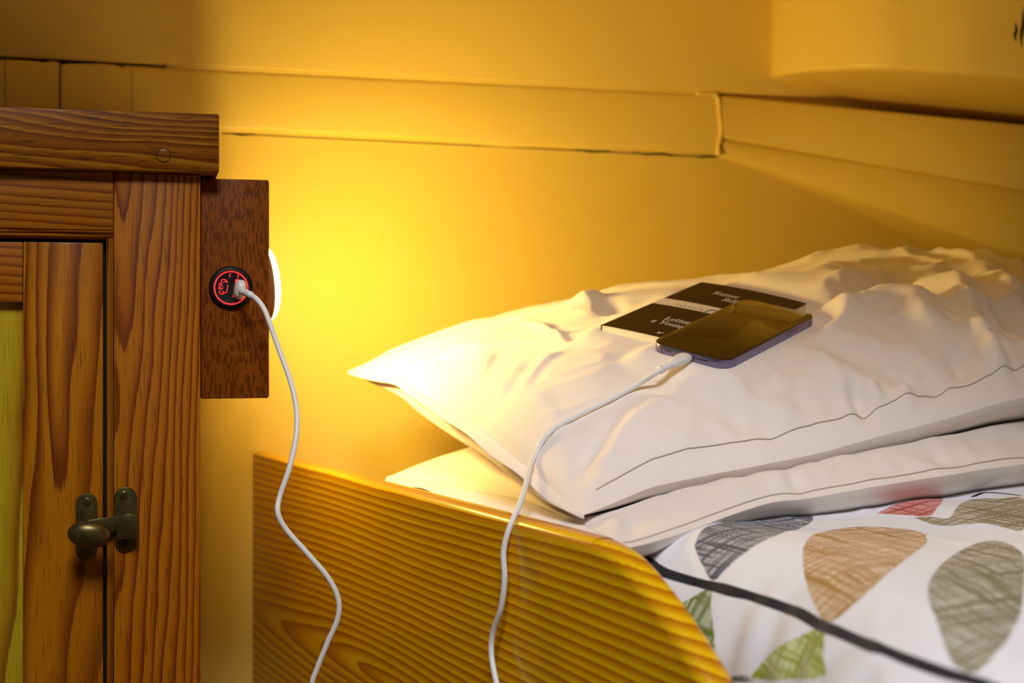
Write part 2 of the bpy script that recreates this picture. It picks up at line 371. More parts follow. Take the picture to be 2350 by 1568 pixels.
def rounded_slab(name, pts, y0, y1, r, mat, seg=6):
    """vertical board with a round-over along its outline"""
    P = np.array(pts); n = len(P)
    T = np.roll(P, -1, 0)-np.roll(P, 1, 0); T /= np.linalg.norm(T, axis=1)[:, None]
    N = np.stack([-T[:, 1], T[:, 0]], 1)          # inward for a counter-clockwise outline
    area2 = np.sum(P[:, 0]*np.roll(P[:, 1], -1)-np.roll(P[:, 0], -1)*P[:, 1])
    if area2 < 0: N = -N
    rings = [(y1-r+r*math.sin(a), r-r*math.cos(a)) for a in np.linspace(math.pi/2, 0, seg)]+[(y0+r-r*math.sin(a), r-r*math.cos(a)) for a in np.linspace(0, math.pi/2, seg)]
    vs, fs = [], []
    for y, ins in rings:
        Q = P+N*ins; vs += [(q[0], y, q[1]) for q in Q]
    for k in range(len(rings)-1):
        for i in range(n): j = (i+1) % n; fs.append((k*n+i, k*n+j, (k+1)*n+j, (k+1)*n+i))
    fs.append(tuple(range(n))); fs.append(tuple(range((len(rings)-1)*n, len(rings)*n))[::-1])
    bm = bmesh.new(); me = bpy.data.meshes.new('t'); me.from_pydata(vs, [], fs); bm.from_mesh(me)
    bmesh.ops.triangulate(bm, faces=[f for f in bm.faces if len(f.verts) > 4])
    return bm_obj(name, bm, mat, None, True, 30)
board = rounded_slab('bunk_board', pts, -TH, 0, R, M_pineboard); board.matrix_world = BM
tag(board, 'varnished striped pine bunk board with a curved end below the pillows', 'bed board')
mat_top = EYE-.235
def bed_xy(l, b): return B0.x+EL.x*l+EB.x*b, B0.y+EL.y*l+EB.y*b
# mattress
bm = bmesh.new()
loop = [bed_xy(.032, -.66), bed_xy(.78, -.66+.13), bed_xy(.78, .55), bed_xy(.032, .55)]
A = [bm.verts.new((x, y, EYE-.40)) for x, y in loop]; Bv = [bm.verts.new((x, y, mat_top)) for x, y in loop]
bm.faces.new(A); bm.faces.new(Bv)
for i in range(4): bm.faces.new((A[i], A[(i+1) % 4], Bv[(i+1) % 4], Bv[i]))
bmesh.ops.bevel(bm, geom=bm.edges[:], offset=.03, segments=4, affect='EDGES')
tag(bm_obj('mattress', bm, M_sheet, None, True), 'white sheeted bunk mattress tucked behind the pine board', 'mattress')
bm = bmesh.new()
A = [bm.verts.new((x, y, 0)) for x, y in loop]; Bv = [bm.verts.new((x, y, EYE-.40)) for x, y in loop]
bm.faces.new(A); bm.faces.new(Bv)
for i in range(4): bm.faces.new((A[i], A[(i+1) % 4], Bv[(i+1) % 4], Bv[i]))
bmesh.ops.bevel(bm, geom=bm.edges[:], offset=.004, segments=2, affect='EDGES')
tag(bm_obj('bunk', bm, M_rail, None, True, 35), 'wooden bunk carrying the sheeted mattress behind the pine board', 'bunk')

# ------------------------------------------------------------------ pillows
def orth(R):
    u = Vector((R[0][0], R[1][0], R[2][0])); n = Vector((R[0][2], R[1][2], R[2][2])).normalized(); u = (u-n*u.dot(n)).normalized(); v = n.cross(u); return u, v, n
BU, BV, BN = orth([[.773, .634, .005], [-.597, .731, -.331], [-.214, .253, .943]])
BOOK_T = Vector((.1692, 1.2388, EYE+.0129)); BOOK_W, BOOK_L, BOOK_H = .1098, .1594, .0085
PH_T = Vector((.1855, 1.1763, EYE-.0009)); PH_W, PH_L, PH_H = .0715, .1475, .0079
def flat_under(P):
    """press the cushion flat under the book and the telephone"""
    near_book = None
    for (c, hw, hl, th, soft) in ((BOOK_T, BOOK_W/2, BOOK_L/2, BOOK_H+.0006, .030), (PH_T, PH_W/2, PH_L/2, PH_H+.0003, .026)):
        d = P-np.array(c); a = d@np.array(BU); b = d@np.array(BV)
        dist = np.hypot(np.maximum(np.abs(a)-hw, 0), np.maximum(np.abs(b)-hl, 0))
        zp = c.z-th-((P[..., 0]-c.x)*BN.x+(P[..., 1]-c.y)*BN.y)/BN.z
        wgt = 1-smoothstep(.002, soft, dist)
        if near_book is not None: wgt = wgt*smoothstep(.001, .012, near_book)
        else: near_book = dist
        P[..., 2] = P[..., 2]*(1-wgt)+zp*wgt
    return P
def coons(front, back, left, right, nu, nv):
    c0, c1 = even(spline(front, 300), nu), even(spline(back, 300), nu); d0, d1 = even(spline(left, 300), nv), even(spline(right, 300), nv)
    u = np.linspace(0, 1, nu)[:, None, None]; v = np.linspace(0, 1, nv)[None, :, None]
    return ((1-v)*c0[:, None]+v*c1[:, None]+(1-u)*d0[None]+u*d1[None]
            - (1-u)*(1-v)*c0[0]-u*(1-v)*c0[-1]-(1-u)*v*c1[0]-u*v*c1[-1])
def closed_cushion(name, top, bot, mat, parent):
    nu, nv = top.shape[:2]; vs = np.concatenate([top.reshape(-1, 3), bot.reshape(-1, 3)]); o = nu*nv; fs = []
    for i in range(nu-1):
        for j in range(nv-1):
            a = i*nv+j; fs.append((a, a+nv, a+nv+1, a+1)); fs.append((o+a, o+a+1, o+a+nv+1, o+a+nv))
    ob = mesh_obj(name, vs, fs, mat, parent, True)
    return ob
def prof(t, k, m): return np.clip(1-np.abs(2*t-1)**k, 0, 1)**m
def find(P, px, py):
    """grid index of the surface point seen at a pixel"""
    x, y = pix(P); d = np.hypot(x-px, y-py); m = d < max(7., d.min()*1.3)
    near = P[..., 1][m].min(); d = np.where(m & (P[..., 1] < near+.02), d, 1e9)
    return np.unravel_index(np.argmin(d), d.shape)
def find_uv(P, A, B, px, py):
    """surface coordinates (A, B) of the point seen at a pixel, refined between grid points"""
    i, j = find(P, px, py); i = min(max(i, 2), P.shape[0]-3); j = min(max(j, 2), P.shape[1]-3)
    x, y = pix(P[i-2:i+3, j-2:j+3]); J = np.array([[(x[4, 2]-x[0, 2])/4, (x[2, 4]-x[2, 0])/4], [(y[4, 2]-y[0, 2])/4, (y[2, 4]-y[2, 0])/4]])
    try: d = np.clip(np.linalg.solve(J, [px-x[2, 2], py-y[2, 2]]), -2, 2)
    except np.linalg.LinAlgError: d = (0, 0)
    return (A[i, j]+d[0]*(A[i+1, j]-A[i-1, j])/2, B[i, j]+d[1]*(B[i, j+1]-B[i, j-1])/2)
def wrinkle(P, up, folds, lu, lv, U, V):
    X, Y = U*lu, V*lv; H = np.zeros(U.shape)
    for pl, A, wd in folds:
        q = []
        for px, py in pl:
            k = find(P, px, py); q.append((X[k], Y[k]))
        D, S = seg_dist(X, Y, q if len(q) < 3 else spline(q, 24))
        H += A*np.exp(-(D/wd)**2)*np.clip(np.sin(np.pi*np.clip(S, 0, 1))*1.3+.12, 0, 1)
    return H
NU, NV = 250, 180
U, V = np.meshgrid(np.linspace(0, 1, NU), np.linspace(0, 1, NV), indexing='ij')

def make_pillow(name, mat, front, back, left, right, Ht, Hb, ku, kv, folds, noise_amp, seed, lu=.72, lv=.48, press=False, top_extra=None, side_out=0.0):
    S = coons(front, back, left, right, NU, NV)
    up = np.array((.04, -.16, .98))
    # the left end rises quickly, ears at the corners stay flat
    pu = np.where(U < .5, prof(U, 2.6, ku), prof(U, 2.6, .6)); pv = np.where(V < .5, prof(V, 2.3, kv), prof(V, 2.6, .55))
    T = Ht*pu*pv
    if top_extra is not None: T = T+top_extra(U, V)*pu*pv
    top = S+up*T[..., None]
    H = wrinkle(top, up, folds, lu, lv, U, V)
    X, Y = U*lu, V*lv
    wx = X+.03*vnoise(X*9, Y*9, seed); wy = Y+.03*vnoise(X*9+7, Y*9, seed+1)
    a1 = wx*math.cos(.9)+wy*math.sin(.9); b1 = -wx*math.sin(.9)+wy*math.cos(.9)
    n1 = 1-np.abs(2*vnoise(a1*26, b1*9, seed+2)-1); n2 = 1-np.abs(2*vnoise(a1*55+3, b1*22, seed+3)-1)
    edge = smoothstep(0, .05, U)*smoothstep(0, .06, V)*smoothstep(0, .05, 1-U)*smoothstep(0, .06, 1-V)
    amp = noise_amp*(.55+.45*smoothstep(.25, .65, U))
    n3 = 1-np.abs(2*vnoise(wx*34+5, wy*13, seed+11)-1)
    H = H+amp*(n1**2*1.0+n2**2*.35+n3**3*.8*smoothstep(.35, .7, U)*(1-smoothstep(.45, .8, V))-.7)+noise_amp*1.2*(vnoise(X*11+2, Y*13, seed+5)-.5)
    # gathers running in from the seams
    gat = np.sin(X*210+3*vnoise(X*20, Y*5, seed+6)*4)*np.exp(-((V-.06)/.05)**2)*.0011
    top = top+up*((H+gat*smoothstep(.1, .3, U))*edge)[..., None]
    if press: top = flat_under(top)
    pb = np.where(U < .5, prof(U, 2.6, .34), prof(U, 2.6, .6))*np.where(V < .5, prof(V, 2.6, .62), prof(V, 2.6, .5))
    bot = S-np.array((0, .02, .98))*(Hb*pb*(1+.12*(vnoise(X*14, Y*14, seed+9)-.5)))[..., None]
    # the end wall of the cushion swells a little past its seam
    bot = bot-np.array((.88, .42, 0))*(side_out*np.exp(-((U-.03)/.035)**2)*smoothstep(0, .012, U)*prof(V, 3, .6))[..., None]
    return S, top, bot

# upper pillow
up_front = [at(1340, 1182, .96), at(1420, 1150, .985), at(1500, 1118, 1.01), at(1620, 1092, 1.035), at(1750, 1067, 1.055), at(1880, 1040, 1.075), at(2000, 1007, 1.09), at(2150, 968, 1.105), at(2350, 912, 1.127), at(2600, 870, 1.17), at(2860, 900, 1.27)]
up_left = [at(1340, 1182, .96), at(1285, 1138, 1.0), at(1230, 1090, 1.05), at(1170, 1040, 1.10), at(1110, 988, 1.165), at(1030, 940, 1.24), at(960, 898, 1.31), at(905, 868, 1.36), at(800, 850, 1.42)]
up_back = [at(800, 850, 1.42), at(950, 815, 1.45), at(1200, 790, 1.50), at(1500, 770, 1.54), at(1800, 740, 1.58), at(2150, 720, 1.63)]
up_right = [up_front[-1], at(2560, 800, 1.45), up_back[-1]]
def up_extra(U, V):
    e = .017*np.exp(-((U-.85)/.30)**2)*smoothstep(.25, .8, V)
    e -= .010*np.exp(-((U-.50)/.10)**2)*np.exp(-((V-.9)/.2)**2)
    return e
folds = [
    ([(1195, 727), (1255, 748), (1312, 790)], .0042, .0050),
    ([(1325, 702), (1368, 684)], .0065, .011),
    ([(1395, 690), (1400, 720)], -.006, .012),
    ([(1712, 668), (1740, 655)], .006, .010),
    ([(1855, 775), (1900, 735), (1970, 698), (2060, 694), (2130, 735), (2185, 790)], .0080, .017),
    ([(1900, 690), (1990, 660), (2080, 650)], -.010, .018),
    ([(2180, 650), (2230, 720), (2290, 830)], .008, .012),
    ([(2290, 640), (2330, 720)], .008, .014),
    ([(2050, 620), (2075, 680)], -.008, .014),
    ([(2180, 800), (2215, 870)], -.006, .010),
    ([(1240, 790), (1180, 880), (1125, 990)], -.0065, .012),
    ([(1290, 800), (1225, 850), (1180, 930)], .0045, .008),
    ([(1130, 800), (1090, 880), (1070, 950)], .0045, .010),
    ([(1000, 800), (1060, 900)], -.004, .012),
    ([(1180, 880), (1260, 980), (1290, 1060)], .003, .012),
    ([(1560, 925), (1470, 960), (1400, 1040), (1360, 1120)], .0045, .013),
    ([(1440, 960), (1350, 1040), (1310, 1130)], -.005, .012),
    ([(1655, 905), (1720, 930), (1850, 985)], .005, .010),
    ([(1660, 940), (1760, 985), (1840, 1010)], -.004, .012),
    ([(1770, 885), (1830, 900)], .003, .006),
    ([(1950, 890), (1985, 940), (1990, 985)], -.006, .008),
    ([(1985, 880), (2020, 935)], .0045, .007),
    ([(2060, 880), (2085, 920), (2075, 955)], .0055, .008),
    ([(2110, 850), (2160, 920)], -.005, .010),
    ([(2250, 800), (2300, 870), (2310, 905)], .006, .009),
    ([(1850, 820), (1930, 870), (1975, 890)], .004, .012),
    ([(1890, 780), (2000, 830), (2120, 900)], -.004, .014),
    ([(905, 840), (915, 868)], -.006, .006),
]
S1, top1, bot1 = make_pillow('pillow', M_cotton, up_front, up_back, up_left, up_right, .082, .058, .62, .80, [(p_, a_*(1.75 if p_[0][0] > 1840 else 1.15), w_) for p_, a_, w_ in folds], .0100, 21, press=True, top_extra=up_extra, side_out=.010)
p1 = empty('pillow', (float(S1[..., 0].mean()), float(S1[..., 1].mean()), float(bot1[..., 2].min())))
tag(p1, 'creased white cotton pillow on top of the stack, under the book and phone', 'pillow', 'stacked bed pillows')
def local(P, o): return np.asarray(P)-np.array(o.location)
closed_cushion('pillowcase', local(top1, p1), local(bot1, p1), M_cotton, p1)
def seam(P, parent, r=.00042, lift=.0006, n=200):
    tube('seam', local(P, parent)+np.array((0, -lift, lift)), r, M_thread, parent, 6)
seam(top1[8:246, 6], p1)
def hem(S, parent, mat, wd, droop, seed):
    """loose hem of the pillowcase standing out along the left end"""
    v = np.linspace(0, 1, NV); e = S[0]; n = 7; t = np.linspace(0, 1, n)
    ww = wd*(.55+.9*vnoise(v*7, v*0+.3, seed))*np.clip(np.minimum(v, 1-v)*9, 0, 1)**.5; lift = .010*(vnoise(v*9, v*0+4.3, seed+1)-.5)
    P = e[None]+(-np.array((.80, .55, 0))[None, None])*(t[:, None]*ww[None])[..., None]+np.array((0, 0, 1.))*(t[:, None]**1.5*(lift-droop)[None])[..., None]
    fs = [(i*NV+j, (i+1)*NV+j, (i+1)*NV+j+1, i*NV+j+1) for i in range(n-1) for j in range(NV-1)]
    o = mesh_obj('hem', local(P, parent).reshape(-1, 3), fs, mat, parent, True)
    m = o.modifiers.new('thick', 'SOLIDIFY'); m.thickness = .0009; m.offset = 0
hem(S1, p1, M_cotton, .011, .004, 71)
# lower pillow
lo_front = [at(1394, 1256, .885), at(1450, 1256, .90), at(1546, 1230, .93), at(1680, 1182, .965), at(1775, 1153, .99), at(1852, 1145, 1.0), at(1986, 1121, 1.02), at(2150, 1095, 1.045), at(2350, 1066, 1.075), at(2600, 1050, 1.12), at(2860, 1060, 1.20)]
lo_left = [at(1394, 1256, .885), at(1380, 1225, .93), at(1300, 1190, 1.0), at(1210, 1152, 1.10), at(1100, 1128, 1.20), at(1000, 1106, 1.29), at(945, 1102, 1.33), at(887, 1095, 1.36)]
lo_back = [at(887, 1095, 1.36), at(1000, 1060, 1.40), at(1300, 1000, 1.46), at(1700, 980, 1.52), at(2150, 960, 1.60)]
lo_right = [lo_front[-1], at(2560, 1000, 1.40), lo_back[-1]]
lfolds = [([(1800, 1090), (1840, 1140)], -.005, .008), ([(1780, 1080), (1800, 1120)], .004, .008), ([(2080, 1060), (2180, 1085)], .004, .008), ([(2120, 1050), (2250, 1075)], -.004, .008),
          ([(1450, 1180), (1440, 1230)], -.003, .01), ([(1010, 1040), (1050, 1100)], .004, .008), ([(1140, 1080), (1160, 1130)], -.004, .01), ([(1250, 1150), (1220, 1160)], .005, .008),
          ([(1980, 1090), (2020, 1110)], .003, .007), ([(1400, 1190), (1398, 1240)], .006, .008)]
S2, top2, bot2 = make_pillow('pillow', M_cotton2, lo_front, lo_back, lo_left, lo_right, .034, .052, .5, 1.15, lfolds, .0026, 47, top_extra=lambda U, V: .026*U)
def underside_limit(P, low, cell=.004):
    x0, y0 = low[..., 0].min(), low[..., 1].min(); nx, ny = int(np.ptp(low[..., 0])/cell)+2, int(np.ptp(low[..., 1])/cell)+2
    g = np.full((nx, ny), np.inf); np.minimum.at(g, (((low[..., 0]-x0)/cell).astype(int).ravel(), ((low[..., 1]-y0)/cell).astype(int).ravel()), low[..., 2].ravel())
    for _ in range(2):
        h = np.pad(g, 1, constant_values=np.inf); nb = np.min([h[a:a+nx, b:b+ny] for a in range(3) for b in range(3)], 0); g = np.where(np.isinf(g), nb, g)
    i = ((P[..., 0]-x0)/cell).astype(int); j = ((P[..., 1]-y0)/cell).astype(int); ok = (i >= 0) & (i < nx) & (j >= 0) & (j < ny)
    lim = np.where(ok, g[np.clip(i, 0, nx-1), np.clip(j, 0, ny-1)], np.inf)-.0015
    P[..., 2] = np.minimum(P[..., 2], lim); return P
top2 = underside_limit(top2, bot1)
for _ in range(10):
    z = top2[..., 2]; z[1:-1, 1:-1] = .5*z[1:-1, 1:-1]+.125*(z[2:, 1:-1]+z[:-2, 1:-1]+z[1:-1, 2:]+z[1:-1, :-2])
bot2[..., 2] = np.minimum(bot2[..., 2], top2[..., 2]-.002*prof(U, 2, .5)*prof(V, 2, .5))
# the stack rests: the lower cushion yields under the upper one
p2 = empty('pillow', (float(S2[..., 0].mean()), float(S2[..., 1].mean()), float(bot2[..., 2].min())))
tag(p2, 'white cotton pillow at the bottom of the stack, resting on the duvet', 'pillow', 'stacked bed pillows')
closed_cushion('pillowcase', local(top2, p2), local(bot2, p2), M_cotton2, p2)
seam(top2[6:246, 4], p2)
hem(S2, p2, M_cotton2, .022, .006, 77)

# ------------------------------------------------------------------ duvet with printed leaves
DU, DV = 360, 330
l = np.linspace(0, 1, DU)[:, None]; b = np.linspace(-.22, .56, DV)[None, :]
edge_l = .034-.34*np.clip(b-.02, 0, 9)**1.0*smoothstep(.0, .25, b)     # the side that rolls over the board's low end
arc = .82*l-.16                                                      # metres across; negative hangs down the side
rad = .075
ang = np.clip(-arc/rad, 0, math.pi/2)
L_ = np.where(arc > 0, arc+edge_l+rad, edge_l+rad-rad*np.sin(ang)); 
drop = np.where(arc > 0, 0, -rad*(1-np.cos(ang)))-np.clip(-arc-rad*math.pi/2, 0, 9)
Bm = b+0*l
base = -.140-.010*smoothstep(.15, .5, Bm)+.013*smoothstep(.05, .35, arc)*np.ones_like(Bm)
puff = .009*(vnoise(arc*9+Bm*0, Bm*8, 5)-.5)+.0025*(vnoise(arc*22+Bm*0, Bm*19, 6)-.5)
wr = (1-np.abs(2*vnoise(arc*30+Bm*9, Bm*14-arc*6, 8)-1))**2*.0014
side = np.exp(-((arc+.085)/.035)**2)*.002*np.sin(Bm*130+5*vnoise(arc*20+Bm*0, Bm*20, 3))
Z = EYE+base+drop+puff+wr
L_ = L_+side
DX, DY = B0.x+EL.x*L_+EB.x*Bm, B0.y+EL.y*L_+EB.y*Bm
# clearance of the hollow in front of the pillows
D = np.stack([DX, DY, Z], -1)
dv = empty('duvet', (float(DX.mean()), float(DY.mean()), float(Z.min())))
tag(dv, 'white duvet printed with grey, ochre and green hatched leaves', 'duvet')
fs = [(i*DV+j, (i+1)*DV+j, (i+1)*DV+j+1, i*DV+j+1) for i in range(DU-1) for j in range(DV-1)]
AX, BX = arc+Bm*0, Bm
def cr(p): return (1450+p[0]/2.611, 1000+p[1]/2.611)
def leaf(points, n=120):
    px = np.array([cr(p) for p in points]); px = even(spline(np.vstack([px, px[:1]]), 300), 70)[:-1]
    q = np.array([find_uv(D, AX, BX, *p) for p in px]); return even(np.vstack([q, q[:1]]), n)[:-1]
LEAVES = [
    ('slate', (.085, .088, .125), [(388, 690), (440, 590), (600, 550), (860, 512), (1040, 500), (1088, 522), (1050, 572), (900, 622), (740, 702), (600, 815), (512, 897), (440, 800)]),
    ('ochre', (.47, .26, .065), [(1028, 720), (1080, 635), (1250, 592), (1450, 580), (1700, 605), (1772, 645), (1755, 695), (1600, 812), (1400, 1010), (1290, 1110), (1203, 1150), (1130, 1060), (1050, 870)]),
    ('olive_grey', (.22, .185, .085), [(1778, 920), (1850, 820), (2000, 712), (2180, 668), (2340, 740), (2350, 900), (2330, 1120), (2180, 1370), (2075, 1478), (1950, 1420), (1850, 1200), (1775, 1020)]),
    ('olive', (.24, .19, .07), [(1690, 522), (1800, 520), (1905, 530), (1960, 450), (2050, 412), (2200, 410), (2350, 415), (2350, 600), (2230, 585), (2100, 560), (1850, 574)]),
    ('red', (.50, .075, .05), [(1460, 500), (1600, 440), (1750, 404), (1862, 404), (1830, 470), (1780, 514), (1600, 506)]),
    ('green', (.16, .23, .02), [(268, 1040), (380, 992), (497, 940), (502, 1050), (520, 1200), (527, 1412), (450, 1350), (350, 1220), (290, 1120)]),
    ('black', (.03, .03, .045), [(590, 1478), (640, 1452), (700, 1440), (745, 1455), (770, 1478), (680, 1479)]),
    ('lime', (.36, .42, .02), [(735, 1462), (880, 1312), (1050, 1222), (1182, 1185), (1182, 1350), (1196, 1470), (1000, 1478), (860, 1478)]),
]
me = bpy.data.meshes.new('duvet_cover'); Dl = local(D, dv)
me.from_pydata([tuple(v) for v in Dl.reshape(-1, 3)], [], fs); me.polygons.foreach_set('use_smooth', [True]*len(me.polygons))
uvl = me.uv_layers.new(name='UVMap'); li = np.empty(len(me.loops), int); me.loops.foreach_get('vertex_index', li)
uvl.data.foreach_set('uv', np.stack([AX.ravel()[li], BX.ravel()[li]], 1).ravel())
def attr(name, arr):
    a = me.attributes.new(name, 'FLOAT', 'POINT'); a.data.foreach_set('value', arr.ravel().astype(np.float32))
PRINTS = [(nme, c, leaf(pl)) for nme, c, pl in LEAVES]
by = {n: (c, p) for n, c, p in PRINTS}
for n, src, hue, da, db in (('b_green', 'ochre', 'green', .17, .02), ('b_slate', 'olive_grey', 'slate', .16, .08), ('b_ochre', 'slate', 'ochre', .33, -.03), ('b_red', 'ochre', 'red', .06, .22), ('b_lime', 'ochre', 'lime', .22, .24)):
    PRINTS.append((n, by[hue][0], by[src][1]+np.array((da, db))))
for nme, c, poly in PRINTS: attr('leaf_'+nme, poly_sdf(AX, BX, poly))
stem = [(1468, 1283), (1500, 1300), (1530, 1322), (1585, 1340), (1650, 1356), (1720, 1375), (1780, 1395), (1840, 1416), (1900, 1448), (1980, 1484), (2060, 1518), (2120, 1542), (2185, 1565)]
q = [];
for p in even(spline(np.array(stem), 100), 50): q.append(find_uv(D, AX, BX, *p))
q = np.array(q); q = np.vstack([q, q[-1]+(q[-1]-q[-8])*1.5])
Ds, _ = seg_dist(AX, BX, spline(q, 120)); attr('stem', Ds-.0031)
q2 = [];
for p in ((2235, 1152), (2262, 1143), (2300, 1145), (2340, 1150)): q2.append(find_uv(D, AX, BX, *p))
Ds2, _ = seg_dist(AX, BX, spline(q2, 40)); attr('stem_b', Ds2-.0022)
s = NT('duvet_print'); uv = s.n('ShaderNodeUVMap', uv_map='UVMap').outputs[0]
uvw = s.n('ShaderNodeVectorMath', operation='ADD'); s.l(uv, uvw.inputs[0])
nn = s.n('ShaderNodeTexNoise', i_Scale=28, i_Detail=2); s.l(uv, nn.inputs['Vector'])
sc = s.n('ShaderNodeVectorMath', operation='SCALE'); s.l(nn.outputs['Color'], sc.inputs[0]); sc.inputs['Scale'].default_value = .004; s.l(sc.outputs[0], uvw.inputs[1])
h1 = s.noise(s.mapping(uvw.outputs[0], rot=(0, 0, .25), scale=(11, 330, 1)), 1, 2, .6); h2 = s.noise(s.mapping(uvw.outputs[0], rot=(0, 0, .15), scale=(330, 11, 1)), 1, 2, .6)
hatch = s.math('MAXIMUM', h1, h2)
hm = s.n('ShaderNodeMapRange', i_1=.46, i_2=.60); s.l(hatch, hm.inputs[0]); hatch = hm.outputs[0]
c = (.82, .82, .86)
for nme, colr, pl in PRINTS:
    d = s.n('ShaderNodeAttribute', attribute_name='leaf_'+nme).outputs['Fac']
    m = s.n('ShaderNodeMapRange', i_1=.0005, i_2=-.0005); s.l(d, m.inputs[0])
    tone = s.mix(hatch, tuple(min(1, .38+v*.85) for v in colr), tuple(v*.85 for v in colr))
    c = s.mix(m.outputs[0], c, tone)
for nme in ('stem', 'stem_b'):
    d = s.n('ShaderNodeAttribute', attribute_name=nme).outputs['Fac']
    m = s.n('ShaderNodeMapRange', i_1=.0003, i_2=-.0003); s.l(d, m.inputs[0]); c = s.mix(m.outputs[0], c, (.012, .013, .022))
s.l(c, s.b.inputs['Base Color']); s.set(Roughness=.85, Sheen_Weight=.15, Specular_IOR_Level=.2)
s.bump(s.math('ADD', s.noise(s.mapping(uv, scale=(1, 10, 1)), 900, 2), s.noise(s.mapping(uv, scale=(10, 1, 1)), 900, 2)), .1, .0008)
o = bpy.data.objects.new('duvet_cover', me); col.objects.link(o); me.materials.append(s.m); o.parent = dv
so = o.modifiers.new('thick', 'SOLIDIFY'); so.thickness = .004; so.offset = -1

# ------------------------------------------------------------------ cabinet
CA = math.radians(14.2); C0 = Vector(((460-1175)/F*1.13, 1.13, 0)); CN = Vector((math.sin(CA), -math.cos(CA), 0))
CM = Matrix.Translation(C0) @ Matrix.Rotation(CA, 4, 'Z'); CMi = CM.inverted()
def onface(px, py, proud=0):
    p = CMi @ hit(px, py, C0+CN*proud, CN); return p.x, p.z
X_ = lambda px, pr=0: onface(px, 780, pr)[0]
Z_ = lambda px, py, pr=0: onface(px, py, pr)[1]
cab = empty('cabinet', M=CM); tag(cab, 'pine cabinet with an oak top and an aged brass door catch', 'cabinet')
XL = -.42; DEP = .33
ztop0, ztop1 = Z_(480, 396, .012), Z_(480, 261, .012)
box('top', XL-.01, onface(503, 330, .012)[0], -.012, DEP, ztop0, ztop1, M_oak, cab, .0016)
px_, pz_ = onface(375, 356, .012)
lathe('plug', [(.0052, -.003), (.0052, .00025), (.0048, .0005), (.0001, .0006)], M_oak, cab, 24, Matrix.Translation((px_, -.012, pz_)) @ Matrix.Rotation(0, 4, 'Z') @ Matrix.Rotation(math.pi/2, 4, 'X'))
lathe('plug_ring', [(.0057, -.003), (.0057, .0003), (.0053, .0004), (.0052, -.002)], M_black, cab, 24, Matrix.Translation((px_, -.0121, pz_)) @ Matrix.Rotation(math.pi/2, 4, 'X'))
box('stile', X_(261), 0, 0, .024, .06, ztop0-.0004, M_stile, cab, .0011)
zr0 = Z_(130, 526)
box('top_rail', XL+.06, X_(260.3), .0006, .024, zr0, ztop0-.0004, M_rail, cab, .0008)
zd1 = Z_(130, 556, -.004)
# quarter-round bead round the door opening
def bead(name, a, b, horiz):
    n = 8; prof_ = [(0, 0)]+[(.0062*math.cos(t), .0062*math.sin(t)) for t in np.linspace(0, math.pi/2, n)]
    return prof_
xb0, xb1 = X_(242.5), X_(260.5); bw = xb1-xb0
zb1 = zr0-.0002; zb0 = Z_(130, 547)
def quarter(wd, dp, n=9): return [(wd*(1-math.sin(t)), -dp*math.cos(t)*0+dp*(1-math.cos(t))) for t in np.linspace(0, math.pi/2, n)]
# vertical: profile in (x, y), swept along z ; horizontal: profile in (y, z), swept along x
pv_ = [(xb1, .018), (xb1, .0022), (xb1-bw*.12, .0008), (xb1-bw*.28, .0014), (xb1-bw*.36, .0034), (xb1-bw*.5, .0022), (xb1-bw*.7, .0026), (xb1-bw*.9, .0052), (xb0, .009), (xb0, .018)]
prism('door_bead', pv_, .06, zb0+.001, M_bead, cab, 0, axis='z')
bh = zb1-zb0
ph_ = [(.018, zb1), (.0022, zb1), (.0008, zb1-bh*.12), (.0014, zb1-bh*.28), (.0034, zb1-bh*.36), (.0022, zb1-bh*.5), (.0026, zb1-bh*.7), (.0052, zb1-bh*.9), (.009, zb0), (.018, zb0)]
prism('door_bead', ph_, XL+.06, xb1, M_rail, cab, 0, axis='x')
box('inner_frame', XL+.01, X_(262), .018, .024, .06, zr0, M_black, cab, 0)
box('side_panel', -.020, -.0005, .024, DEP, .0, ztop0-.0004, M_stile, cab, .001)
box('far_side_panel', XL, XL+.02, .024, DEP, .0, ztop0-.0004, M_stile, cab, .001)
box('far_stile', XL, XL+.06, 0, .024, .06, ztop0-.0004, M_stile, cab, .001)
box('plinth', XL, 0, .002, .024, 0, .06, M_rail, cab, .001)
box('back_panel', XL+.02, -.02, DEP-.008, DEP, .0, ztop0-.0004, M_rail, cab, 0)
# door (its left part lies outside the picture)
xdr = X_(236.5, -.004); xds = X_(52, -.004); xdl = XL+.064
door = box('door', xds+.0003, xdr, .004, .024, .065, zd1, M_doorstile, cab, .0010)
door.name = 'door'
zdr = Z_(25, 695, -.004)
box('door_rail', xdl+.06, xds, .0044, .024, zdr, zd1-.0002, M_rail, door, .0009)
box('door_rail', xdl+.06, xds, .0044, .024, .065, .13, M_rail, door, .0009)
box('door_stile', xdl, xdl+.06, .004, .024, .065, zd1, M_doorstile, door, .001)
box('door_panel', xdl+.056, xds+.003, .0125, .019, .12, zdr+.004, M_panel, door, 0)
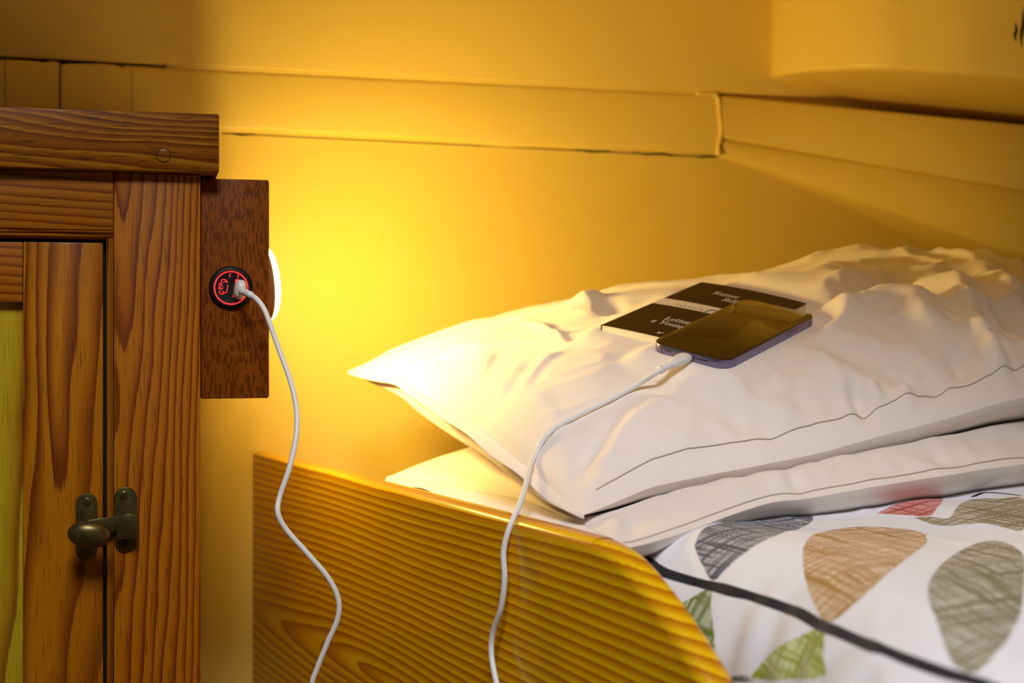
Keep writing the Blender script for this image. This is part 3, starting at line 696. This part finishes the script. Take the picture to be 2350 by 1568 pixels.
# brass catch
def capsule_pts(cx, cz, wd, ht, n=10):
    r = wd/2; out = []
    for t in np.linspace(0, math.pi, n): out.append((cx+r*math.cos(t), cz+ht/2-r+r*math.sin(t)))
    for t in np.linspace(math.pi, 2*math.pi, n): out.append((cx+r*math.cos(t), cz-ht/2+r+r*math.sin(t)))
    return out
def plate(name, px0, px1, py0, py1, yface, th, parent):
    x0, z1 = onface((px0+px1)/2, py0, -yface); x1, z0 = onface((px0+px1)/2, py1, -yface)
    wd = X_(px1, -yface)-X_(px0, -yface)
    return prism(name, capsule_pts((x0+x1)/2, (z0+z1)/2, wd, z1-z0), yface-th, yface, M_brass, parent, .0006), (x0+x1)/2
def screw(px, py, y, parent, rot):
    x, z = onface(px, py, -y); Mx = Matrix.Translation((x, y, z)) @ Matrix.Rotation(math.pi/2, 4, 'X')
    lathe('screw', [(.0034, -.001), (.0034, .00035), (.003, .0006), (.0001, .0007)], M_brass, parent, 18, Mx)
    sl = box('screw_slot', -.003, .003, -.0002, .0002, -.00045, .00045, M_black, parent, 0); sl.matrix_local = Matrix.Translation((x, y-.0007, z)) @ Matrix.Rotation(rot, 4, 'Y')
kp, kx = plate('keeper_plate', 262, 314, 1117, 1266, 0, .0022, cab)
screw(285, 1137, -.0022, kp, -1.1); screw(288, 1248, -.0022, kp, -1.0)
lp, lx = plate('latch_plate', 174, 224, 1132, 1282, .004, .0022, door)
screw(200, 1153, .0018, door, 1.5)
# keeper hook: a bracket standing out from the keeper plate
hx0, hz1 = onface(267, 1180, .011); hx1, hz0 = onface(315, 1238, .011)
hk = [(hx0, hz0), (hx1-.001, hz0), (hx1, hz0+.001), (hx1, hz1-.004), (hx1-.003, hz1-.0005), (hx0+.008, hz1), (hx0+.003, hz1-.003), (hx0, hz1-.008)]
prism('keeper_hook', hk, -.0115, -.0085, M_brass, kp, .0007)
prism('keeper_web', [(hx1-.003, hz0+.0005), (hx1, hz0+.0005), (hx1, hz1-.0015), (hx1-.003, hz1-.0015)], -.0087, -.0015, M_brass, kp, .0004)
# swinging bar from the knob into the hook
bx0, bz0 = onface(196, 1213, .005); bx1, bz1 = onface(300, 1197, .005)
d2 = Vector((bx1-bx0, bz1-bz0)).normalized(); n2 = Vector((-d2.y, d2.x)); hb = .0062
bar = [(bx0+n2.x*hb+d2.x*-.004, bz0+n2.y*hb-.0015), (bx0+n2.x*hb+d2.x*.004, bz0+n2.y*hb+d2.y*.004), (bx1+n2.x*hb, bz1+n2.y*hb), (bx1-n2.x*hb*.9, bz1-n2.y*hb*.9), (bx0-n2.x*hb, bz0-n2.y*hb), (bx0-d2.x*.008, bz0-d2.y*.008)]
prism('latch_bar', bar, -.0068, -.0040, M_brass, door, .0005)
kx_, kz_ = onface(204, 1229, .030)
KM = Matrix.Translation((kx_, -.0025, kz_)) @ Matrix.Rotation(math.radians(8), 4, 'Y') @ Matrix.Rotation(math.pi/2, 4, 'X')
lathe('knob_boss', [(.0088, -.002), (.0088, .0006), (.0078, .0016), (.006, .003), (.005, .012), (.0052, .018)], M_brass, door, 28, Matrix.Translation((onface(199, 1222, .0)[0], -.0005, onface(199, 1226, .0)[1])) @ Matrix.Rotation(math.pi/2, 4, 'X'))
lathe('knob', [(.0001, .016), (.006, .0166), (.0115, .0185), (.0152, .0215), (.0160, .0240), (.0152, .0265), (.0120, .0290), (.007, .0306), (.0001, .0312)], M_brass, door, 36, KM, 1, .66)

# ------------------------------------------------------------------ wooden block with the charging socket
blk = empty('socket_block', M=CM); tag(blk, 'reddish hardwood block fixed to the cabinet side, holding the red-lit charging socket', 'wooden block')
BF = .010
bz1, bz0_ = Z_(540, 411, -BF), Z_(540, 915, -BF); bxr = onface(618, 650, -BF)[0]; BD = .20
box('block', .0004, bxr, BF, BD, bz0_, bz1, M_box, blk, .0018)
sx, sz = onface(530, 661, -BF)
SM = Matrix.Translation((sx, BF, sz)) @ Matrix.Rotation(math.pi/2, 4, 'X')
k = 1.155/F   # metres per pixel at the block's face
soc = lathe('charging_socket', [(49.5*k, -.004), (49.5*k, .0012), (47.5*k, .0028), (43*k, .0036), (39.5*k, .0036), (39*k, .0024), (33.5*k, .0020), (.0001, .0020)], M_blackpl, blk, 48, SM)
soc['label'] = 'round black socket with a glowing red ring'
lathe('led_ring', [(38.6*k, .0015), (38.6*k, .0029), (35.6*k, .0029), (35.6*k, .0015)], M_red, soc, 48, SM)
def spx(px, py): return Vector(((px-530)*k, (661-py)*k))
def marks(name, lines, r, mat, parent, yo):
    bm = bmesh.new()
    for pl in lines:
        P = [spx(*p) for p in pl]
        for a, b in zip(P[:-1], P[1:]):
            d = (b-a); 
            if d.length < 1e-7: continue
            d.normalize(); n = Vector((-d.y, d.x))*r; a2, b2 = a-d*r*.6, b+d*r*.6
            quad = [a2+n, a2-n, b2-n, b2+n]
            lo = [bm.verts.new((sx+p.x, BF-yo, sz+p.y)) for p in quad]; hi = [bm.verts.new((sx+p.x, BF-yo-.00025, sz+p.y)) for p in quad]
            bm.faces.new(hi)
            for i in range(4): bm.faces.new((lo[i], lo[(i+1) % 4], hi[(i+1) % 4], hi[i]))
    return bm_obj(name, bm, mat, parent)
def cz(p): return (440+p[0]/8.712, 560+p[1]/8.712)
L1 = [[(590, 790), (600, 725), (640, 712), (690, 730), (715, 770)], [(635, 770), (680, 745), (715, 778)], [(722, 822), (705, 930), (690, 975), (675, 980)], [(565, 925), (560, 980), (580, 1002), (640, 1000), (655, 975), (625, 965), (610, 945)],
      [(556, 835), (605, 842)], [(556, 835), (552, 808), (572, 795), (600, 800), (608, 820), (605, 842)],          # D lying on its side
      [(545, 895), (600, 900)], [(545, 895), (546, 872), (562, 868), (574, 874), (573, 898)], [(622, 875), (618, 900)],
      [(772, 595), (752, 630), (762, 675)], [(915, 615), (927, 650), (908, 690)], [(868, 770), (868, 722), (930, 718), (944, 745)], [(880, 735), (928, 733)], [(882, 748), (915, 745)], [(826, 1025), (828, 1058)]]
marks('socket_marks', [[cz(p) for p in pl] for pl in L1], .00030, M_red, soc, .0021)
marks('port', [[cz(p) for p in ((655, 790), (635, 950))]], .0022, M_black, soc, .00195)

# ------------------------------------------------------------------ lamp on the block's far flank
ly, lz = .140, Z_(618, 650, -.140)
lamp = empty('reading_lamp', M=CM); tag(lamp, 'round warm glowing reading lamp on the flank of the hardwood block', 'lamp')
tilt = math.radians(10)
LM = Matrix.Translation((bxr+.0052, ly, lz)) @ Matrix.Rotation(tilt, 4, 'Z') @ Matrix.Rotation(math.radians(84), 4, 'Y')
lathe('housing', [(.012, -.0062), (.022, -.0048), (.031, -.0012), (.0343, .0004), (.0343, .0016), (.0325, .0018), (.0315, .0012), (.0001, .0012)], M_housing, lamp, 40, LM)
lathe('diffuser', [(.0335, .0014), (.0338, .0026), (.0322, .0052), (.0280, .0076), (.0200, .0096), (.0100, .0107), (.0001, .0110)], M_lamp, lamp, 40, LM)
sw = box('switch', bxr, bxr+.003, .050, .060, lz-.010, lz+.006, M_blackpl, lamp, .0006)

# ------------------------------------------------------------------ book
KMb = Matrix(((BU.x, BV.x, BN.x, BOOK_T.x), (BU.y, BV.y, BN.y, BOOK_T.y), (BU.z, BV.z, BN.z, BOOK_T.z), (0, 0, 0, 1)))
book = empty('book', M=KMb @ Matrix.Translation((0, 0, -BOOK_H))); tag(book, 'slim black paperback with a cream band lying half under the phone', 'book')
def bend(a): return -.55*(a-.02)**2+.55*.0012*0
def slab(name, a0, a1, b0, b1, z0, z1, mat, parent, n=16):
    vs, fs = [], []
    for i in range(n+1):
        a = a0+(a1-a0)*i/n; dz = bend(a)
        for b_, z_ in ((b0, z0), (b1, z0), (b1, z1), (b0, z1)): vs.append((a, b_, z_+dz*(z_/BOOK_H)))
    for i in range(n):
        for k2 in range(4): a = i*4+k2; b_ = i*4+(k2+1) % 4; fs.append((a, b_, b_+4, a+4))
    fs.append((0, 1, 2, 3)); fs.append((n*4+3, n*4+2, n*4+1, n*4))
    ob = mesh_obj(name, vs, fs, mat, parent, True); ob.data.set_sharp_from_angle(angle=math.radians(40)); return ob
hw, hl = BOOK_W/2, BOOK_L/2
slab('pages', -hw+.0003, hw-.0006, -hl+.0005, hl-.0005, .0005, BOOK_H-.0006, M_paper, book)
slab('front_cover', -hw, hw, -hl, hl, BOOK_H-.0005, BOOK_H, M_cover, book)
slab('back_cover', -hw, hw, -hl, hl, 0, .0004, M_paper, book)
slab('spine', -hw-.0003, -hw+.0001, -hl, hl, .0002, BOOK_H-.0004, M_cover, book, 2)
slab('cover_band', -hw, hw, -.0015, .0165, BOOK_H, BOOK_H+.00008, M_ink, book)
# lettering: small serif stroke alphabet, unit = cap height
G = {
 'L': (.62, [[(.1, 1), (.1, 0), (.55, 0), (.55, .22)], [(0, 1), (.22, 1)], [(0, 0), (.2, 0)]]),
 'e': (.50, [[(.06, .36), (.42, .36), (.40, .56), (.24, .66), (.08, .52), (.05, .32), (.10, .08), (.26, 0), (.44, .12)]]),
 't': (.36, [[(.14, .88), (.14, .1), (.22, 0), (.34, .08)], [(0, .64), (.32, .64)]]),
 'r': (.42, [[(.1, .64), (.1, 0)], [(0, .64), (.1, .64)], [(0, 0), (.22, 0)], [(.1, .46), (.22, .64), (.38, .60)]]),
 's': (.40, [[(.34, .5), (.30, .64), (.12, .64), (.06, .5), (.14, .36), (.28, .30), (.34, .16), (.24, 0), (.08, .02), (.04, .16)]]),
 'o': (.52, [[(.25, .66), (.08, .54), (.05, .33), (.08, .1), (.25, 0), (.42, .1), (.46, .33), (.42, .54), (.25, .66)]]),
 'a': (.50, [[(.08, .54), (.22, .66), (.36, .58), (.37, .08), (.46, .01)], [(.37, .38), (.14, .32), (.05, .14), (.15, 0), (.36, .12)]]),
 'Y': (.72, [[(.05, 1), (.35, .5), (.65, 1)], [(.35, .5), (.35, 0)], [(-.05, 1), (.18, 1)], [(.54, 1), (.76, 1)], [(.24, 0), (.46, 0)]]),
 'u': (.58, [[(0, .64), (.1, .64), (.1, .16), (.2, 0), (.34, .04), (.44, .16)], [(.34, .64), (.44, .64), (.44, 0), (.54, 0)]]),
 'n': (.58, [[(0, .64), (.1, .64), (.1, 0)], [(0, 0), (.2, 0)], [(.1, .46), (.24, .65), (.38, .62), (.43, .46), (.43, 0)], [(.34, 0), (.53, 0)]]),
 'g': (.50, [[(.22, .66), (.08, .56), (.08, .38), (.22, .28), (.36, .38), (.36, .56), (.22, .66)], [(.36, .58), (.48, .66)], [(.12, .3), (.08, .16), (.36, .08), (.42, -.12), (.22, -.26), (.04, -.16), (.08, 0)]]),
 'P': (.62, [[(.1, 0), (.1, 1), (.40, 1), (.54, .86), (.54, .64), (.40, .5), (.1, .5)], [(0, 1), (.1, 1)], [(0, 0), (.24, 0)]]),
 'R': (.70, [[(.1, 0), (.1, 1), (.40, 1), (.54, .86), (.54, .66), (.40, .52), (.1, .52)], [(.34, .52), (.60, 0), (.70, 0)], [(0, 1), (.1, 1)], [(0, 0), (.24, 0)]]),
 'i': (.28, [[(0, .64), (.12, .64), (.12, 0)], [(0, 0), (.24, 0)], [(.11, .86), (.13, .9)]]),
 'l': (.28, [[(0, 1), (.12, 1), (.12, 0)], [(0, 0), (.24, 0)]]),
 'k': (.56, [[(0, 1), (.1, 1), (.1, 0)], [(0, 0), (.2, 0)], [(.4, .62), (.1, .28)], [(.2, .4), (.44, 0), (.54, 0)]]),
 'N': (.78, [[(.1, 0), (.1, 1), (.62, 0), (.62, 1)], [(0, 1), (.1, 1)], [(0, 0), (.2, 0)], [(.52, 1), (.72, 1)]]),
 'E': (.60, [[(.5, .9), (.5, 1), (.1, 1), (.1, 0), (.5, 0), (.5, .1)], [(.1, .52), (.4, .52)]]),
 'G': (.66, [[(.54, .82), (.4, 1), (.16, .9), (.06, .5), (.16, .1), (.36, 0), (.54, .12), (.54, .42), (.38, .42)]]),
 'U': (.70, [[(.1, 1), (.1, .25), (.25, 0), (.45, 0), (.58, .25), (.58, 1)]]),
 'I': (.30, [[(.15, 1), (.15, 0)]]),
 '°': (.34, [[(.14, .98), (.04, .88), (.04, .74), (.14, .64), (.24, .74), (.24, .88), (.14, .98)]]),
 '1': (.36, [[(.04, .8), (.16, 1), (.16, 0)], [(.04, 0), (.28, 0)]]),
 '0': (.52, [[(.24, 1), (.08, .8), (.08, .2), (.24, 0), (.40, .2), (.40, .8), (.24, 1)]]),
 ' ': (.34, [])}
def text_width(t, sp): return sum(G[ch][0]+sp for ch in t)-sp
def lettering(name, t, a0, b0, cap, mat, parent, z, sp=.08, wt=.055, centred=False):
    bm = bmesh.new(); a = a0-(text_width(t, sp)*cap/2 if centred else 0)
    for ch in t:
        for pl in G[ch][1]:
            if len(pl) > 3: pl = [tuple(p) for p in spline([(x, y, 0) for x, y in pl], len(pl)*3)[:, :2]] if ch in 'eosagGUnu0°t' else pl
            for (x0, y0), (x1, y1) in zip(pl[:-1], pl[1:]):
                p, q_ = Vector((a+x0*cap, b0+y0*cap)), Vector((a+x1*cap, b0+y1*cap)); d = q_-p
                if d.length < 1e-8: continue
                d.normalize(); w_ = wt*cap*(1.25 if abs(d.y) > .7 else .8); n = Vector((-d.y, d.x))*w_
                vv = [bm.verts.new((v.x, v.y, z+bend(v.x))) for v in (p-d*w_*.5+n, p-d*w_*.5-n, q_+d*w_*.5-n, q_+d*w_*.5+n)]; bm.faces.new(vv[::-1])
        a += (G[ch][0]+sp)*cap
    ob = bm_obj(name, bm, mat, parent)
    so = ob.modifiers.new('thick', 'SOLIDIFY'); so.thickness = .00006; so.offset = 0
    return ob
KMi = KMb.inverted()
def onbook(px, py):
    p = KMi @ hit(px, py, BOOK_T, BN); return p.x, p.y
TZ = BOOK_H+.00012
a_, b_ = onbook(1524, 731); lettering('cover_title', 'Letters to', a_, b_, .0078, M_ink, book, TZ)
a_, b_ = onbook(1496, 734); lettering('cover_title', 'a Young Poet', a_, onbook(1515, 741)[1], .0078, M_ink, book, TZ)
a_, b_ = onbook(1506, 764); lettering('cover_number', 'N°  10', a_, b_, .0042, M_ink, book, TZ, .12, .07)
a_, b_ = onbook(1635, 672); lettering('cover_author', 'Rainer', a_, b_, .0078, M_ink, book, TZ)
a_, b_ = onbook(1656, 689); lettering('cover_author', 'Rilke', a_, b_, .0078, M_ink, book, TZ)
a_, b_ = onbook(1550, 697); lettering('band_lettering', 'PENGUIN', a_, b_, .0028, M_inkd, book, TZ+.0001, .9, .06)
ea, eb_ = onbook(1632, 718)
tube('band_emblem', [(ea+.0052*math.cos(t), eb_+.0072*math.sin(t), TZ+.0001+bend(ea)) for t in np.linspace(0, 6.2, 40)], .0004, M_inkd, book, 5)

# ------------------------------------------------------------------ telephone
KMp = Matrix(((BU.x, BV.x, BN.x, PH_T.x), (BU.y, BV.y, BN.y, PH_T.y), (BU.z, BV.z, BN.z, PH_T.z), (0, 0, 0, 1)))
phone = empty('smartphone', M=KMp @ Matrix.Translation((0, 0, -PH_H))); tag(phone, 'purple edged smartphone lying on the book, plugged into the white cable', 'smartphone')
def rrect(w_, h_, r, n=8):
    out = []
    for cx, cy, a0 in ((w_/2-r, h_/2-r, 0), (-w_/2+r, h_/2-r, 90), (-w_/2+r, -h_/2+r, 180), (w_/2-r, -h_/2+r, 270)):
        for t in np.linspace(a0, a0+90, n): out.append((cx+r*math.cos(math.radians(t)), cy+r*math.sin(math.radians(t))))
    return out
prism('frame', rrect(PH_W, PH_L, .0118), .0003, PH_H-.0004, M_titan, phone, .0005, 2, axis='z')
prism('screen', rrect(PH_W-.0008, PH_L-.0008, .0114), PH_H-.0006, PH_H, M_glass, phone, .0003, 2, axis='z')
prism('back_glass', rrect(PH_W-.0012, PH_L-.0012, .0112), 0, .0005, M_titan, phone, 0, axis='z')
yb = -PH_L/2
for xx in (-.0245, ): box('antenna_band', xx-.0004, xx+.0004, yb-.00008, yb+.001, .0006, PH_H-.0008, M_band, phone, 0)
box('antenna_band', PH_W/2-.001, PH_W/2+.00008, yb+.0135, yb+.0142, .0006, PH_H-.0008, M_band, phone, 0)
box('antenna_band', PH_W/2-.001, PH_W/2+.00008, -yb-.0142, -yb-.0135, .0006, PH_H-.0008, M_band, phone, 0)
for xx in [-.0205+i*.0022 for i in range(3)]+[.0095+i*.0021 for i in range(5)]:
    lathe('speaker_hole', [(.00075, -.0006), (.00075, .0001), (.0001, .0001)], M_black, phone, 10, Matrix.Translation((xx, yb, PH_H*.5)) @ Matrix.Rotation(math.pi/2, 4, 'X'))
box('side_button', PH_W/2-.001, PH_W/2+.0005, .021, .041, .0028, .0054, M_titan, phone, .0005)
box('button_gap', PH_W/2-.001, PH_W/2+.00006, .0203, .0417, .0022, .0060, M_band, phone, .0003)

# ------------------------------------------------------------------ charging cable
cable = empty('charging_cable', tuple(CM @ Vector((sx, BF-.004, sz))))
tag(cable, 'white charging cable hanging in loops from the socket to the phone', 'cable')
def lc(P): return np.asarray([tuple(p) for p in P], float)-np.array(cable.location)
# plug in the socket
ux, uz = onface(549, 665, -.004); PC = CM @ Vector((ux, BF-.002, uz))
out_d = (CM.to_3x3() @ Vector((.15, -1, 0))).normalized()
q0 = CM @ Vector((ux-.0006, BF-.0022, uz)); q1 = q0+out_d*.010
def stadium_loft(name, rings, mat, parent, upv, n=24):
    vs, fs = [], []
    for c, d, a, b_ in rings:
        d = d.normalized(); s_ = d.cross(upv).normalized(); t_ = s_.cross(d).normalized()
        for k2 in range(n):
            th = 2*math.pi*k2/n; ca, sa = math.cos(th), math.sin(th)
            vs.append(c+s_*a*math.copysign(abs(ca)**.8, ca)+t_*b_*math.copysign(abs(sa)**.8, sa)-Vector(parent.location))
    for i in range(len(rings)-1):
        for k2 in range(n): a = i*n+k2; b2 = i*n+(k2+1) % n; fs.append((a, b2, b2+n, a+n))
    fs.append(tuple(range(n))[::-1]); fs.append(tuple(range((len(rings)-1)*n, len(rings)*n)))
    return mesh_obj(name, vs, fs, mat, parent, True)
UPV = (CM.to_3x3() @ Vector((.12, 0, 1))).normalized()
stadium_loft('socket_plug', [(q0, out_d, .0040, .0076), (q0+out_d*.005, out_d, .0043, .0080), (q0+out_d*.010, out_d, .0042, .0078), (q0+out_d*.013, out_d, .0034, .0062), (q0+out_d*.0145, out_d, .0022, .0030)], M_plastic, cable, UPV)
yk = (q0+out_d*.012).y
sr = spline([q0+out_d*.0135, at(556, 668, yk-.006), at(566, 673, yk-.014), at(576, 677, yk-.019)], 30)
rib = .0024+.00055*np.sign(np.sin(np.linspace(0, 34, 30)))*(np.linspace(0, 1, 30) < .62)+.0004*(np.linspace(0, 1, 30) > .7)
tube('strain_relief', lc(sr), .0024, M_plastic, cable, 14, radii=rib)
R_C = .0021
ye = yk-.019
hang = [at(573, 676, ye+.002), at(588, 686, ye-.004), at(605, 708, ye-.008), at(619, 742, ye-.011), at(640, 802, ye-.015), at(665, 870, ye-.022), at(680, 935, ye-.03), at(680, 1000, ye-.04), at(664, 1075, ye-.05), at(642, 1140, ye-.055), at(638, 1178, ye-.06), at(657, 1216, ye-.06), at(705, 1270, ye-.06), at(752, 1325, ye-.06), at(776, 1374, ye-.06), at(775, 1420, ye-.06), at(752, 1475, ye-.06), at(728, 1535, ye-.06), at(716, 1580, ye-.06), at(730, 1680, ye-.06)]
def board_front(px, py, gap):
    """point on a plane parallel to the board's outer face"""
    return hit(px, py, B0-EL*gap, EL)
low = [at(860, 1790, .98), at(1030, 1750, .97)]
rise = [board_front(1160, 1650, .014), board_front(1141, 1575, .012), board_front(1128, 1505, .010), board_front(1131, 1455, .009), board_front(1150, 1395, .008), board_front(1158, 1330, .007), board_front(1156, 1265, .006), board_front(1170, 1210, .001)]
def onpillow(px, py, lift=R_C+.0006):
    k3 = find(top1, px, py); p = Vector(top1[k3]); v = (Vector((0, 0, EYE))-p).normalized()
    return p+Vector((0, -.35, .94))*lift
CONN = KMp @ Vector((.0, -PH_L/2, -PH_H*.5))
lead = [onpillow(px, py) for px, py in ((1262, 998), (1325, 962), (1395, 927))]
air = [board_front(1192, 1160, -.010), board_front(1208, 1108, -.028), board_front(1224, 1052, -.050)]
cdir = (-BV+BN*-.05-BU*.06).normalized()
c0 = CONN+cdir*.0008
cend = c0+cdir*.033
P = spline(hang+low+rise+air+lead+[onpillow(1455, 899, R_C+.002), cend+cdir*.006+Vector((0, 0, -.0006)), cend], 520)
tube('cord', lc(P), R_C, M_cord, cable, 12)
stadium_loft('phone_plug', [(c0, cdir, .0056, .0031), (c0+cdir*.004, cdir, .0062, .0036), (c0+cdir*.011, cdir, .0058, .0037), (c0+cdir*.016, cdir, .0045, .0035), (c0+cdir*.021, cdir, .0034, .0032), (c0+cdir*.0215, cdir, .0026, .0026)], M_plastic, cable, BN)
tt = np.linspace(0, 1, 48); rr_ = np.where(tt < .85, .0026+.0004*np.sign(np.sin(tt*40)), .0032)
tube('strain_relief', lc([c0+cdir*(.0205+.0145*t) for t in tt]), .0026, M_plastic, cable, 14, radii=rr_)
